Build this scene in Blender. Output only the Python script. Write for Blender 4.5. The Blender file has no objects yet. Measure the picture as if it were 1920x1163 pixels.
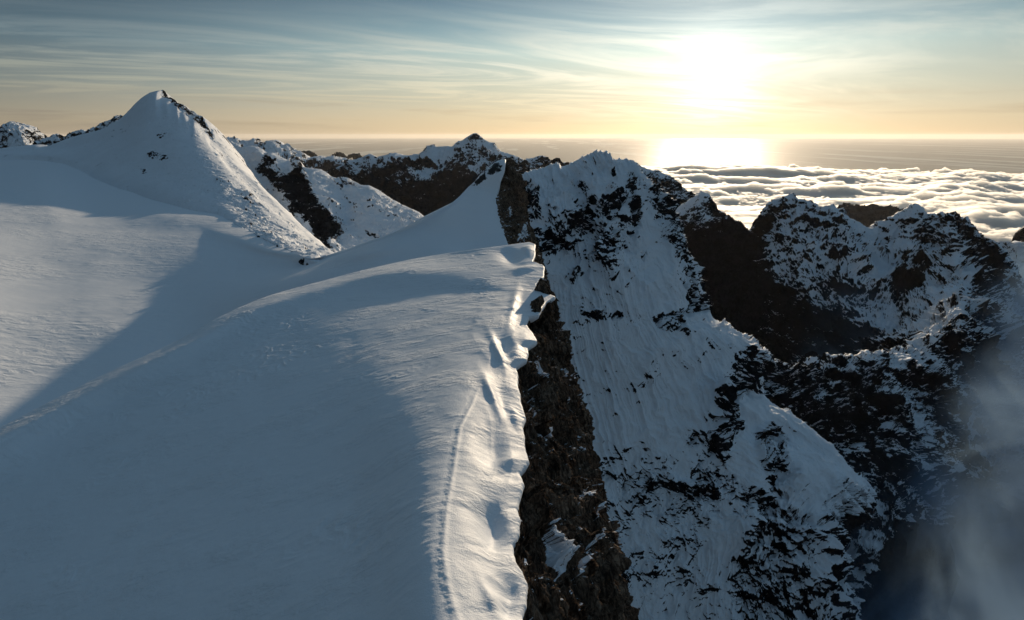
import bpy, math, numpy as np
from math import radians as R

# ------------------------------------------------------------------ camera
scene = bpy.context.scene
PITCH = R(17.1); F = 1066.0
cam_d = bpy.data.cameras.new('camera'); cam = bpy.data.objects.new('camera', cam_d)
scene.collection.objects.link(cam); scene.camera = cam
cam_d.sensor_width = 36; cam_d.lens = F/1920*36
cam_d.clip_start = 1; cam_d.clip_end = 2e6
cam.location = (0, 0, 0); cam.rotation_euler = (R(90)-PITCH, 0, 0)

# ------------------------------------------------------------------ light
SUN_AZ = R(18.5); SUN_EL = R(8.6)
GLOW_EL = R(4.9)
SD = (math.sin(SUN_AZ)*math.cos(GLOW_EL), math.cos(SUN_AZ)*math.cos(GLOW_EL), math.sin(GLOW_EL))
sl = bpy.data.lights.new('sun', 'SUN'); so = bpy.data.objects.new('sun', sl)
scene.collection.objects.link(so)
sl.energy = 4.2; sl.angle = R(0.9); sl.color = (1.0, .79, .55)
so.rotation_euler = (R(90)-SUN_EL, 0, math.pi-SUN_AZ)
scene.view_settings.view_transform = 'Standard'; scene.view_settings.look = 'None'
scene.view_settings.exposure = 0; scene.view_settings.gamma = 1
scene.cycles.max_bounces = 12; scene.cycles.diffuse_bounces = 3
scene.cycles.volume_bounces = 10; scene.cycles.transparent_max_bounces = 8

class NT:
    """tiny node-tree helper"""
    def __init__(s, tree): s.t = tree; s.n = tree.nodes; s.l = tree.links
    def set(s, node, i, v):
        sock = node.inputs[i]
        if isinstance(v, bpy.types.NodeSocket): s.l.new(v, sock)
        elif v is not None: sock.default_value = v
    def math(s, op, a, b=None, c=None, clamp=False):
        n = s.n.new('ShaderNodeMath'); n.operation = op; n.use_clamp = clamp
        for i, v in enumerate((a, b, c)):
            if v is not None: s.set(n, i, v)
        return n.outputs[0]
    def vmath(s, op, a, b=None):
        n = s.n.new('ShaderNodeVectorMath'); n.operation = op
        s.set(n, 0, a)
        if b is not None: s.set(n, 1, b)
        return n.outputs['Value'] if op in ('DOT_PRODUCT', 'LENGTH') else n.outputs[0]
    def mix(s, f, a, b, blend='MIX'):
        n = s.n.new('ShaderNodeMix'); n.data_type = 'RGBA'; n.blend_type = blend
        s.set(n, 0, f); s.set(n, 6, a); s.set(n, 7, b)
        return n.outputs[2]
    def ramp(s, f, stops, interp='LINEAR'):
        n = s.n.new('ShaderNodeValToRGB'); s.set(n, 0, f)
        r = n.color_ramp; r.interpolation = interp
        while len(r.elements) < len(stops): r.elements.new(0.5)
        for e, (p, c) in zip(r.elements, stops):
            e.position = p; e.color = c if len(c) == 4 else (*c, 1)
        return n.outputs[0]
    def noise(s, vec, scale, detail=4, rough=.5, dist=0, lac=2):
        n = s.n.new('ShaderNodeTexNoise'); s.set(n, 'Vector', vec)
        n.inputs['Scale'].default_value = scale; n.inputs['Detail'].default_value = detail
        n.inputs['Roughness'].default_value = rough; n.inputs['Distortion'].default_value = dist
        n.inputs['Lacunarity'].default_value = lac
        return n.outputs[0]
    def smooth(s, v, a, b):
        n = s.n.new('ShaderNodeMapRange'); n.interpolation_type = 'SMOOTHSTEP'
        s.set(n, 0, v); s.set(n, 1, a); s.set(n, 2, b)
        return n.outputs[0]
    def xyz(s, v):
        n = s.n.new('ShaderNodeSeparateXYZ'); s.set(n, 0, v); return n.outputs
    def comb(s, x, y, z):
        n = s.n.new('ShaderNodeCombineXYZ'); s.set(n, 0, x); s.set(n, 1, y); s.set(n, 2, z); return n.outputs[0]

# ------------------------------------------------------------------ sky
def G3(c): return tuple((x/255/12.92 if x < 10 else ((x/255+.055)/1.055)**2.4) for x in c)
def make_world():
    w = bpy.data.worlds.new('World'); scene.world = w; w.use_nodes = True
    k = NT(w.node_tree); k.n.clear()
    tc = k.n.new('ShaderNodeTexCoord').outputs['Generated']
    d = k.vmath('NORMALIZE', tc)
    x, y, z = k.xyz(d)
    el = k.math('MULTIPLY', k.math('ARCSINE', z), 180/math.pi)          # elevation in degrees
    e01 = k.math('DIVIDE', el, 45, clamp=True)
    c = k.vmath('DOT_PRODUCT', d, SD)
    ang = k.math('MULTIPLY', k.math('ARCCOSINE', c), 180/math.pi)       # angle to the sun, degrees
    a_near = k.math('EXPONENT', k.math('MULTIPLY', ang, -1/16))
    # clear air
    far = k.ramp(e01, [(0, G3((170,154,136))), (.03, G3((178,164,144))), (.09, G3((140,146,142))), (.16, G3((92,116,128))),
                       (.27, G3((38,58,78))), (.6, (.095,.165,.23)), (1, (.10,.175,.25))])
    near = k.ramp(e01, [(0, G3((216,188,146))), (.03, G3((218,194,156))), (.09, G3((204,200,174))), (.16, G3((190,208,198))),
                        (.20, G3((140,170,176))), (.27, G3((86,118,138))), (.6, (.13,.21,.285)), (1, (.115,.195,.275))])
    daz = k.math('SUBTRACT', k.math('ARCTAN2', x, y), SUN_AZ-R(4))
    azf = k.smooth(k.math('ABSOLUTE', daz), R(56), R(0))
    base = k.mix(azf, far, near)
    ns = k.n.new('ShaderNodeTexSky'); ns.sky_type = 'NISHITA'; ns.sun_disc = False
    ns.sun_elevation = SUN_EL; ns.sun_rotation = SUN_AZ; ns.altitude = 2200
    back = k.ramp(e01, [(0, G3((124,142,154))), (.2, G3((122,148,164))), (.6, G3((100,132,154))), (1, (.10,.175,.25))])
    base = k.mix(k.smooth(k.math('ABSOLUTE', daz), R(64), R(125)), base, back)
    dim = k.math('ADD', .45, k.math('MULTIPLY', .55, k.math('POWER', k.math('ADD', .5, k.math('MULTIPLY', .5, k.math('COSINE', daz))), .8)))
    left = k.math('SUBTRACT', 1, k.math('MULTIPLY', .75, k.math('MULTIPLY', k.smooth(k.math('COSINE', k.math('SUBTRACT', k.math('ARCTAN2', x, y), R(-105))), 0, 1), k.smooth(z, 1.0, .5))))
    dim = k.math('MULTIPLY', dim, left)
    base = k.mix(1.0, base, k.comb(dim, dim, dim), 'MULTIPLY')
    base = k.mix(1.0, base, k.mix(1.0, ns.outputs[0], (.012,.012,.012,1), 'MULTIPLY'), 'ADD')
    # cirrus, on a plane high above
    inv = k.math('DIVIDE', 1, k.math('ADD', k.math('MAXIMUM', z, 0), .045))
    u = k.math('MULTIPLY', x, inv); v = k.math('MULTIPLY', y, inv)
    ca, sa = math.cos(R(24)), math.sin(R(24))
    ur = k.math('ADD', k.math('MULTIPLY', u, ca), k.math('MULTIPLY', v, sa))
    vr = k.math('SUBTRACT', k.math('MULTIPLY', v, ca), k.math('MULTIPLY', u, sa))
    p1 = k.comb(k.math('MULTIPLY', ur, .20), k.math('MULTIPLY', vr, .46), 3.1)
    n1 = k.noise(p1, 1.0, 10, .62, 3.4)
    p2 = k.comb(k.math('MULTIPLY', ur, .10), k.math('MULTIPLY', vr, .22), 9.7)
    n2 = k.noise(p2, 1.0, 3, .5, .3)
    cov = k.math('MULTIPLY', k.smooth(n1, .40, .66), k.smooth(n2, .36, .58))
    hor = k.smooth(el, 0.0, 2.2)
    top = k.smooth(el, 12, 6)
    topn = k.math('ADD', k.math('MULTIPLY', top, .9), k.math('MULTIPLY', azf, .3), clamp=True)
    cov = k.math('MULTIPLY', k.math('MULTIPLY', cov, hor), topn)
    cc_far = k.ramp(e01, [(0, G3((172,150,120))), (.10, G3((176,176,158))), (.16, G3((140,154,156))), (.26, G3((84,104,120))), (1, G3((90,110,130)))])
    cc_near = k.ramp(e01, [(0, G3((236,208,158))), (.06, G3((244,228,188))), (.14, G3((248,246,226))), (.27, G3((160,182,186))), (1, G3((90,110,130)))])
    cc = k.mix(azf, cc_far, cc_near)
    col = k.mix(k.math('MULTIPLY', cov, k.math('ADD', .6, k.math('MULTIPLY', azf, .35))), base, cc)
    # thin grey bars just over the horizon
    p3 = k.comb(k.math('MULTIPLY', k.math('ARCTAN2', x, y), 3.0), k.math('MULTIPLY', el, .9), 0)
    bars = k.smooth(k.noise(p3, 1.0, 5, .55, .4), .50, .72)
    bars = k.math('MULTIPLY', bars, k.math('MULTIPLY', k.smooth(el, .3, 1.0), k.smooth(el, 4.0, 2.0)))
    col = k.mix(k.math('MULTIPLY', bars, .5), col, k.mix(azf, (*G3((130,120,112)),1), (*G3((205,172,120)),1)))
    # light veil scattered round the sun
    g = k.math('ADD', k.math('MULTIPLY', k.math('EXPONENT', k.math('MULTIPLY', k.math('POWER', k.math('DIVIDE', ang, 3.2), 2), -1)), .28),
               k.math('MULTIPLY', k.math('EXPONENT', k.math('DIVIDE', ang, -8.0)), .66))
    g = k.math('MULTIPLY', g, k.math('ADD', .45, k.math('ADD', k.math('MULTIPLY', n1, .55), k.math('MULTIPLY', cov, .55))))
    gc = k.vmath('SCALE', (1.0,.95,.82)); gc.node.inputs['Scale'].default_value = 1; k.l.new(g, gc.node.inputs['Scale'])
    col = k.mix(1.0, col, gc, 'ADD')
    col = k.mix(k.smooth(z, -.006, -.06), col, (.035,.05,.07,1))
    bg = k.n.new('ShaderNodeBackground'); k.l.new(col, bg.inputs[0]); bg.inputs[1].default_value = 1
    out = k.n.new('ShaderNodeOutputWorld'); k.l.new(bg.outputs[0], out.inputs[0])
make_world()

# ------------------------------------------------------------------ numpy tools
CP, SP = math.cos(PITCH), math.sin(PITCH)
def P(px, py, D):
    """point seen at photo position px,py at ground distance D (y), metres"""
    px = np.asarray(px, float); py = np.asarray(py, float); D = np.asarray(D, float)
    a = (px-960)/F; b = (581.5-py)/F
    yw = CP+b*SP; zw = -SP+b*CP
    return np.stack([a/yw*D, D, zw/yw*D], -1)
def DZ(py, z):
    b = (581.5-np.asarray(py, float))/F
    return z*(CP+b*SP)/(-SP+b*CP)
def proj(p):
    f = p[..., 1]*CP-p[..., 2]*SP; up = p[..., 1]*SP+p[..., 2]*CP
    f = np.maximum(f, 1e-3)
    return 960+p[..., 0]/f*F, 581.5-up/f*F

def pchip(x, y, xi):
    """monotone cubic interpolation; y (n, ...)"""
    x = np.asarray(x, float); y = np.asarray(y, float); sh = (-1,)+(1,)*(y.ndim-1)
    if len(x) == 2:
        t = ((xi-x[0])/(x[1]-x[0])).reshape(sh); return y[0]*(1-t)+y[1]*t
    h = np.diff(x).reshape(sh); dl = np.diff(y, axis=0)/h
    m = np.zeros_like(y); w1 = 2*h[1:]+h[:-1]; w2 = h[1:]+2*h[:-1]
    same = dl[:-1]*dl[1:] > 0
    with np.errstate(divide='ignore', invalid='ignore'):
        hm = (w1+w2)/(w1/dl[:-1]+w2/dl[1:])
    m[1:-1] = np.where(same, hm, 0); m[0] = dl[0]; m[-1] = dl[-1]
    i = np.clip(np.searchsorted(x, xi, side='right')-1, 0, len(x)-2)
    hh = (x[i+1]-x[i]).reshape(sh); t = (xi-x[i]).reshape(sh)/hh
    t2, t3 = t*t, t*t*t
    return ((2*t3-3*t2+1)*y[i]+(t3-2*t2+t)*hh*m[i]+(-2*t3+3*t2)*y[i+1]+(t3-t2)*hh*m[i+1])

_rng = np.random.RandomState(7)
_perm = _rng.permutation(256).astype(np.int32); _perm = np.concatenate([_perm, _perm, _perm])
_g3 = _rng.normal(size=(256, 3)).astype(np.float32); _g3 /= np.linalg.norm(_g3, axis=1, keepdims=True)
def perlin(p, seed=0):
    """3D gradient noise, p (...,3) -> about -1..1"""
    sh = p.shape[:-1]; q = p.reshape(-1, 3); out = np.empty(len(q), np.float32)
    for s in range(0, len(q), 60000):
        a = q[s:s+60000]; f0 = np.floor(a); fr = (a-f0).astype(np.float32); i0 = f0.astype(np.int32)
        ix, iy, iz = (i0[:, 0]+seed*17) & 255, (i0[:, 1]+seed*59) & 255, (i0[:, 2]+seed*101) & 255
        u = fr*fr*fr*(fr*(fr*6-15)+10)
        acc = 0
        for dx in (0, 1):
            hx = _perm[ix+dx]; wx = u[:, 0] if dx else 1-u[:, 0]
            for dy in (0, 1):
                hy = _perm[hx+((iy+dy) & 255)]; wy = wx*(u[:, 1] if dy else 1-u[:, 1])
                for dz in (0, 1):
                    g = _g3[_perm[hy+((iz+dz) & 255)] & 255]
                    d = g[:, 0]*(fr[:, 0]-dx)+g[:, 1]*(fr[:, 1]-dy)+g[:, 2]*(fr[:, 2]-dz)
                    acc = acc+wy*(u[:, 2] if dz else 1-u[:, 2])*d
        out[s:s+60000] = acc*1.6
    return out.reshape(sh)
def fbm(p, size, octs=5, gain=.5, seed=0, an=(1, 1, 1)):
    q = p/size*np.asarray(an); r = 0; a = 1; t = 0
    for o in range(octs):
        r = r+a*perlin(q, seed+o); t += a; q = q*2.03+11.3; a *= gain
    return r/t*1.35
def ridged(p, size, octs=5, gain=.5, seed=0, an=(1, 1, 1), power=1.0):
    q = p/size*np.asarray(an); r = 0; a = 1; t = 0; w = 1
    for o in range(octs):
        n = 1-np.abs(perlin(q, seed+o)); n = n*n; r = r+a*n*w; w = np.clip(n*1.4, 0, 1)
        t += a; q = q*2.07+5.7; a *= gain
    return r/t*2-1
_r1 = _rng.rand(1024).astype(np.float32)
def facets(p, size, seed=0, an=(1, 1, 1), slope=.8, step=.35):
    """broken planar blocks: every cell is a plane tilted its own way; metres"""
    sh = p.shape[:-1]; q = (p.reshape(-1, 3)/size*np.asarray(an)).astype(np.float32); out = np.empty(len(q), np.float32)
    for s in range(0, len(q), 60000):
        a = q[s:s+60000]; f0 = np.floor(a-.5).astype(np.int32); best = np.full(len(a), 9e9, np.float32); h = np.zeros(len(a), np.float32)
        for dx in (0, 1):
            for dy in (0, 1):
                for dz in (0, 1):
                    c = f0+np.array([dx, dy, dz], np.int32)
                    k = _perm[_perm[_perm[(c[:, 0]+seed*13) & 255]+((c[:, 1]+seed*7) & 255)]+(c[:, 2] & 255)]
                    cp = c+.5+(np.stack([_r1[k], _r1[k+256], _r1[k+512]], 1)-.5)*.8
                    d = a-cp; dd = (d*d).sum(1); m = dd < best
                    hv = (d*_g3[k]).sum(1)*slope+(_r1[(k*7+11) & 1023]-.5)*step
                    best = np.where(m, dd, best); h = np.where(m, hv, h)
        out[s:s+60000] = h
    return out.reshape(sh)*size
def blur(a, n):
    for ax in (0, 1):
        c = np.cumsum(np.concatenate([np.repeat(np.take(a, [0], ax), n+1, ax), a, np.repeat(np.take(a, [-1], ax), n, ax)], ax), axis=ax)
        a = (np.take(c, range(2*n+1, c.shape[ax]), ax)-np.take(c, range(0, c.shape[ax]-2*n-1), ax))/(2*n+1)
    return a
def sst(x, a, b):
    t = np.clip((x-a)/(b-a), 0, 1); return t*t*(3-2*t)
def poly_in(px, py, poly, feather):
    """1 inside the outline, fading over feather"""
    P_ = np.asarray(poly, float); n = len(P_); ins = np.zeros(px.shape, bool); dm = np.full(px.shape, 1e9)
    for i in range(n):
        x0, y0 = P_[i]; x1, y1 = P_[(i+1) % n]
        c = ((y0 > py) != (y1 > py)) & (px < (x1-x0)*(py-y0)/(y1-y0+1e-9)+x0); ins ^= c
        t = np.clip(((px-x0)*(x1-x0)+(py-y0)*(y1-y0))/((x1-x0)**2+(y1-y0)**2+1e-9), 0, 1)
        dm = np.minimum(dm, np.hypot(px-x0-t*(x1-x0), py-y0-t*(y1-y0)))
    sd = np.where(ins, dm, -dm)
    return sst(sd, -feather, feather)
def normals(g):
    du = np.gradient(g, axis=1); dv = np.gradient(g, axis=0)
    n = np.cross(du, dv); n /= np.linalg.norm(n, axis=2, keepdims=True)+1e-12
    return n

def resample(pts, n, us=None):
    a = np.asarray(pts, float)
    if us is None:
        s = np.r_[0, np.cumsum(np.hypot(np.diff(a[:, 0]), np.diff(a[:, 1])))]; s = s/s[-1]
    else: s = np.asarray(us, float)
    b = a.copy(); b[:, 2] = np.log(a[:, 2])
    r = np.stack([np.interp(np.linspace(0, 1, n), s, b[:, 0]), np.interp(np.linspace(0, 1, n), s, b[:, 1]), np.interp(np.linspace(0, 1, n), s, b[:, 2])], 1)
    return s, r
def row_world(pts, n, smooth=True, tail=None):
    """pts (px,py,D); tail: list of (samples, dx,dy,dz) carried on past the last point in the world"""
    a = np.asarray(pts, float)
    s = np.r_[0, np.cumsum(np.hypot(np.diff(a[:, 0]), np.diff(a[:, 1])))]; s = s/s[-1]
    b = a.copy(); b[:, 2] = np.log(a[:, 2]); xi = np.linspace(0, 1, n)
    if smooth: r = pchip(s, b, xi)
    else: r = np.stack([np.interp(xi, s, b[:, i]) for i in range(3)], 1)
    w = P(r[:, 0], r[:, 1], np.exp(r[:, 2]))
    if tail:
        ext = []; last = w[-1]
        for m, dx, dy, dz in tail:
            nxt = last+np.array([dx, dy, dz], float)
            for i in range(1, m+1): ext.append(last+(nxt-last)*i/m)
            last = nxt
        w = np.vstack([w, ext])
    return w
def loft(rows, n, nv, tail=None, smooth_u=True):
    """rows: list of px/py/D polylines, or ('off', row, dx,dy,dz). nv: samples in each interval between rows."""
    W = []; pend = []
    for r in rows:
        if r[0] == 'off': W.append(None)
        else: W.append(row_world(r, n, smooth_u, tail))
    for i, r in enumerate(rows):
        if r[0] == 'off': W[i] = W[r[1]]+np.array(r[2:5], float)
    W = np.array(W)
    v = np.r_[0, np.cumsum(np.linalg.norm(np.diff(W, axis=0), axis=2).mean(1))]
    vi = np.concatenate([np.linspace(v[i], v[i+1], nv[i], endpoint=False) for i in range(len(nv))]+[[v[-1]]])
    return pchip(v, W, vi), vi

def build(name, g, mat, attrs=None, parent=None, flip=False, label=None, cat=None, kind=None, group=None, smooth=True):
    nv, nu = g.shape[:2]
    me = bpy.data.meshes.new(name)
    co = g.reshape(-1, 3).astype(np.float32)
    idx = np.arange(nv*nu, dtype=np.int32).reshape(nv, nu)
    q = np.stack([idx[:-1, :-1], idx[:-1, 1:], idx[1:, 1:], idx[1:, :-1]], -1).reshape(-1, 4)
    if flip: q = q[:, ::-1]
    me.vertices.add(len(co)); me.vertices.foreach_set('co', co.ravel())
    me.loops.add(q.size); me.loops.foreach_set('vertex_index', np.ascontiguousarray(q).ravel())
    me.polygons.add(len(q)); me.polygons.foreach_set('loop_start', np.arange(0, q.size, 4, dtype=np.int32))
    me.update(calc_edges=True)
    me.polygons.foreach_set('use_smooth', np.full(len(q), smooth))
    for k_, v_ in (attrs or {}).items():
        at = me.attributes.new(k_, 'FLOAT', 'POINT'); at.data.foreach_set('value', np.asarray(v_, np.float32).ravel())
    me.materials.append(mat)
    o = bpy.data.objects.new(name, me); scene.collection.objects.link(o)
    if parent: o.parent = parent
    if label: o['label'] = label
    if cat: o['category'] = cat
    if kind: o['kind'] = kind
    if group: o['group'] = group
    return o

# ------------------------------------------------------------------ materials
def principled(k, col, rough=.6, spec=.3, normal=None):
    b = k.n.new('ShaderNodeBsdfPrincipled'); k.set(b, 'Base Color', col); k.set(b, 'Roughness', rough)
    k.set(b, 'Specular IOR Level', spec)
    if normal is not None: k.l.new(normal, b.inputs['Normal'])
    o = k.n.new('ShaderNodeOutputMaterial'); k.l.new(b.outputs[0], o.inputs[0]); return b
def new_mat(name):
    m = bpy.data.materials.new(name); m.use_nodes = True; m.node_tree.nodes.clear(); return m, NT(m.node_tree)
def bump(k, h, dist, strength=1.0, normal=None):
    b = k.n.new('ShaderNodeBump'); k.set(b, 'Height', h); b.inputs['Distance'].default_value = dist
    k.set(b, 'Strength', strength)
    if normal is not None: k.l.new(normal, b.inputs['Normal'])
    return b.outputs[0]
def mountain_mat(name, s, rock_a=(.009,.011,.014), rock_b=(.032,.037,.045), snow=(.80,.84,.90), bd=None, edge=.22, snowb=.25):
    """s: size in metres of the smallest mottling"""
    m, k = new_mat(name)
    pos = k.n.new('ShaderNodeNewGeometry').outputs['Position']
    at = k.n.new('ShaderNodeAttribute'); at.attribute_name = 'rock'; r = at.outputs['Fac']
    n1 = k.noise(pos, 1/s/3, 5, .65); n2 = k.noise(pos, 1/s/14, 5, .6); n3 = k.noise(pos, 1/s, 3, .6)
    nf = k.noise(k.vmath('MULTIPLY', pos, (1, 1, .7)), 1/s*1.1, 2, .6)
    rr = k.math('ADD', k.math('ADD', r, k.math('MULTIPLY', k.math('SUBTRACT', n1, .5), edge*3.4)), k.math('MULTIPLY', k.math('SUBTRACT', nf, .5), edge*4.6))
    f = k.smooth(rr, .44, .60)
    rc = k.mix(k.smooth(k.math('ADD', k.math('MULTIPLY', n1, .5), k.math('MULTIPLY', n2, .5)), .36, .64), (*rock_a, 1), (*rock_b, 1))
    sc = k.mix(k.smooth(n2, .3, .7), (*[c*.95 for c in snow], 1), (*snow, 1))
    col = k.mix(f, sc, rc)
    bd = bd or s*.5
    vo = k.n.new('ShaderNodeTexVoronoi'); vo.feature = 'DISTANCE_TO_EDGE'; vo.inputs['Scale'].default_value = 1/s/4
    wv = k.n.new('ShaderNodeVectorMath'); wv.operation = 'MULTIPLY_ADD'; k.l.new(pos, wv.inputs[0]); wv.inputs[1].default_value = (1, 1, .4)
    k.l.new(k.vmath('MULTIPLY', k.comb(n1, n2, n3), (s*8, s*20, s*4)), wv.inputs[2]); k.l.new(wv.outputs[0], vo.inputs['Vector'])
    ck = k.math('MULTIPLY', k.smooth(vo.outputs['Distance'], 0, .22), k.math('MULTIPLY', f, 1.3))
    hb = k.math('ADD', k.math('ADD', k.math('MULTIPLY', n1, 2.2), k.math('MULTIPLY', n3, .7)), ck)
    st = k.math('ADD', snowb, k.math('MULTIPLY', f, 1-snowb))
    principled(k, col, k.math('ADD', .62, k.math('MULTIPLY', f, .2)), k.math('MULTIPLY', k.math('SUBTRACT', 1, f), .1), bump(k, hb, bd, st))
    return m

SNOW = (.80, .84, .90)
def terrain(name, g, vi, mat, size, amp_rock, amp_snow, thr=.5, w=.25, polys=(), nfac=.35, zline=None, front=None, seed=0,
            an=(1, 1, .6), flute=0, fl_size=8, lineup=1.0, conv=1.0, cover=None, fac=.55, ridge=None, gain=.5, octs=7, nsize=None, base=0.0, **kw):
    """displace a lofted sheet with crags and lay snow where it can lie.  front=(row0,row1) rows the outlines apply to."""
    n0 = normals(g); sgn = 1.0
    # outward = towards the sky/camera side
    if n0[..., 2].mean() < 0: n0 = -n0; flip = True
    else: flip = False
    px, py = proj(g)
    bias = np.zeros(g.shape[:2]) + base
    if zline is not None: bias += zline[2]*(sst(g[..., 2]+fbm(g, size*2, 3, seed=seed+40)*zline[3], zline[0], zline[1])*-1+1)
    fm = np.zeros(g.shape[0]); a, b = front or (0, g.shape[0]); fm[a:b] = 1
    wx = fbm(g, size*.35, 3, seed=seed+50); wy = fbm(g, size*.35, 3, seed=seed+60)
    jit = kw.pop('jit', 10)
    for poly, val, fe in polys:
        bias += val*poly_in(px+wx*jit, py+wy*jit, poly, fe)*fm[:, None]
    rk = sst(bias+nfac*fbm(g, nsize or size*.5, 4, .6, seed=seed+70), -.25, .35)
    amp = amp_snow+(amp_rock-amp_snow)*rk
    if ridge is not None: amp = amp*(.22+.78*sst(np.abs(vi-vi[ridge]), 0, size*.9))[:, None]
    d = ridged(g+wx[..., None]*size*.15, size, octs, gain, seed, an)
    d2 = fbm(g, size*.16, 4, .55, seed+9, an)
    h = d*amp+d2*amp*.35*(0.25+rk)
    if fac:
        qq = g+np.stack([wx, wy, wx-wy], -1)*size*.06
        h = h+(facets(qq, size*.15, seed+3, (1, 1, .6))*fac+facets(qq, size*.055, seed+4, (1, 1, .7))*fac)*(.12+.88*rk)
    if flute:
        s_ = np.cumsum(np.r_[0, np.linalg.norm(np.diff(g.mean(0), axis=0), axis=1)])[None, :]*np.ones((g.shape[0], 1))
        t_ = (vi[:, None])*np.ones((1, g.shape[1]))
        q = np.stack([s_+wx*fl_size*.5, t_*.055, np.zeros_like(s_)], -1)
        fl = ridged(q, fl_size, 3, .5, seed+31)+.6*fbm(q, fl_size*4, 2, .5, seed+33)
        q2 = np.stack([s_+wx*fl_size*1.6+wy*3, t_*.03+7, np.zeros_like(s_)], -1)
        fl = fl*sst(fbm(g, 90, 3, seed=seed+35), -.25, .3)+1.5*ridged(q2, fl_size*2.8, 2, .5, seed+37)*sst(fbm(g, 150, 2, seed=seed+39), -.3, .3)
        h = h+fl*flute*(1-rk)
    edge = kw.pop('taper', None)
    if edge is not None: h = h*edge
    g2 = g+n0*h[..., None]
    n = normals(g2)
    if flip: n = -n
    nz = n[..., 2]
    nz = .62*nz+.33*blur(nz, 3)+.20*blur(nz, 11)
    if cover is not None: thr = np.percentile(nz[a:min(b, len(nz))], cover*100)
    ns = nsize or size*.5; man = (1, 1, .55)
    fine = fbm(g+wx[..., None]*ns*.4, ns*.45, 5, .68, seed+75, man)
    m = .5+(thr-nz)/w*.5+bias+nfac*.65*fbm(g, ns, 3, .55, seed=seed+70, an=man)+nfac*1.0*fine+.22*conv*d
    m = .5+(m-.5)*1.45
    return build(name, g2, mat, {'rock': np.clip(m, -.5, 1.5)}, flip=flip, **kw)

M_NEAR = mountain_mat('wind_packed_snow', .5, snow=(.80,.84,.90))
def cliff_mat():
    m, k = new_mat('brown_cliff_rock')
    pos = k.n.new('ShaderNodeNewGeometry').outputs['Position']
    at = k.n.new('ShaderNodeAttribute'); at.attribute_name = 'rock'; r = at.outputs['Fac']
    dv = (.252, -.454, -.857)
    al = k.vmath('SCALE', dv); k.l.new(k.math('MULTIPLY', k.vmath('DOT_PRODUCT', pos, dv), .72), al.node.inputs['Scale'])
    st = k.vmath('SUBTRACT', pos, al)
    n1 = k.noise(st, 1.1, 8, .72, 1.2); n2 = k.noise(pos, .16, 4, .6, .5); n3 = k.noise(pos, 2.2, 4, .6)
    f = k.smooth(k.math('ADD', r, k.math('MULTIPLY', k.math('SUBTRACT', n3, .5), .5)), .44, .56)
    t = k.smooth(k.math('ADD', k.math('MULTIPLY', n1, .75), k.math('MULTIPLY', n2, .25)), .38, .64)
    rc = k.ramp(t, [(0, (.022,.018,.016)), (.35, (.09,.066,.05)), (.7, (.18,.13,.095)), (1, (.33,.25,.185))])
    col = k.mix(f, (.80,.84,.90,1), rc)
    principled(k, col, .85, 0.0, bump(k, k.math('ADD', n1, k.math('MULTIPLY', n3, .3)), .9, k.math('MULTIPLY', f, .9)))
    return m
M_CLIFF = cliff_mat()
M_MID = mountain_mat('snowed_rock_face', 2.2, bd=2.2)
M_FAR = mountain_mat('snow_dusted_rock', 5, bd=4)
M_VFAR = mountain_mat('dark_far_rock', 14, bd=10, rock_a=(.012,.017,.024), rock_b=(.04,.052,.068))

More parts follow.
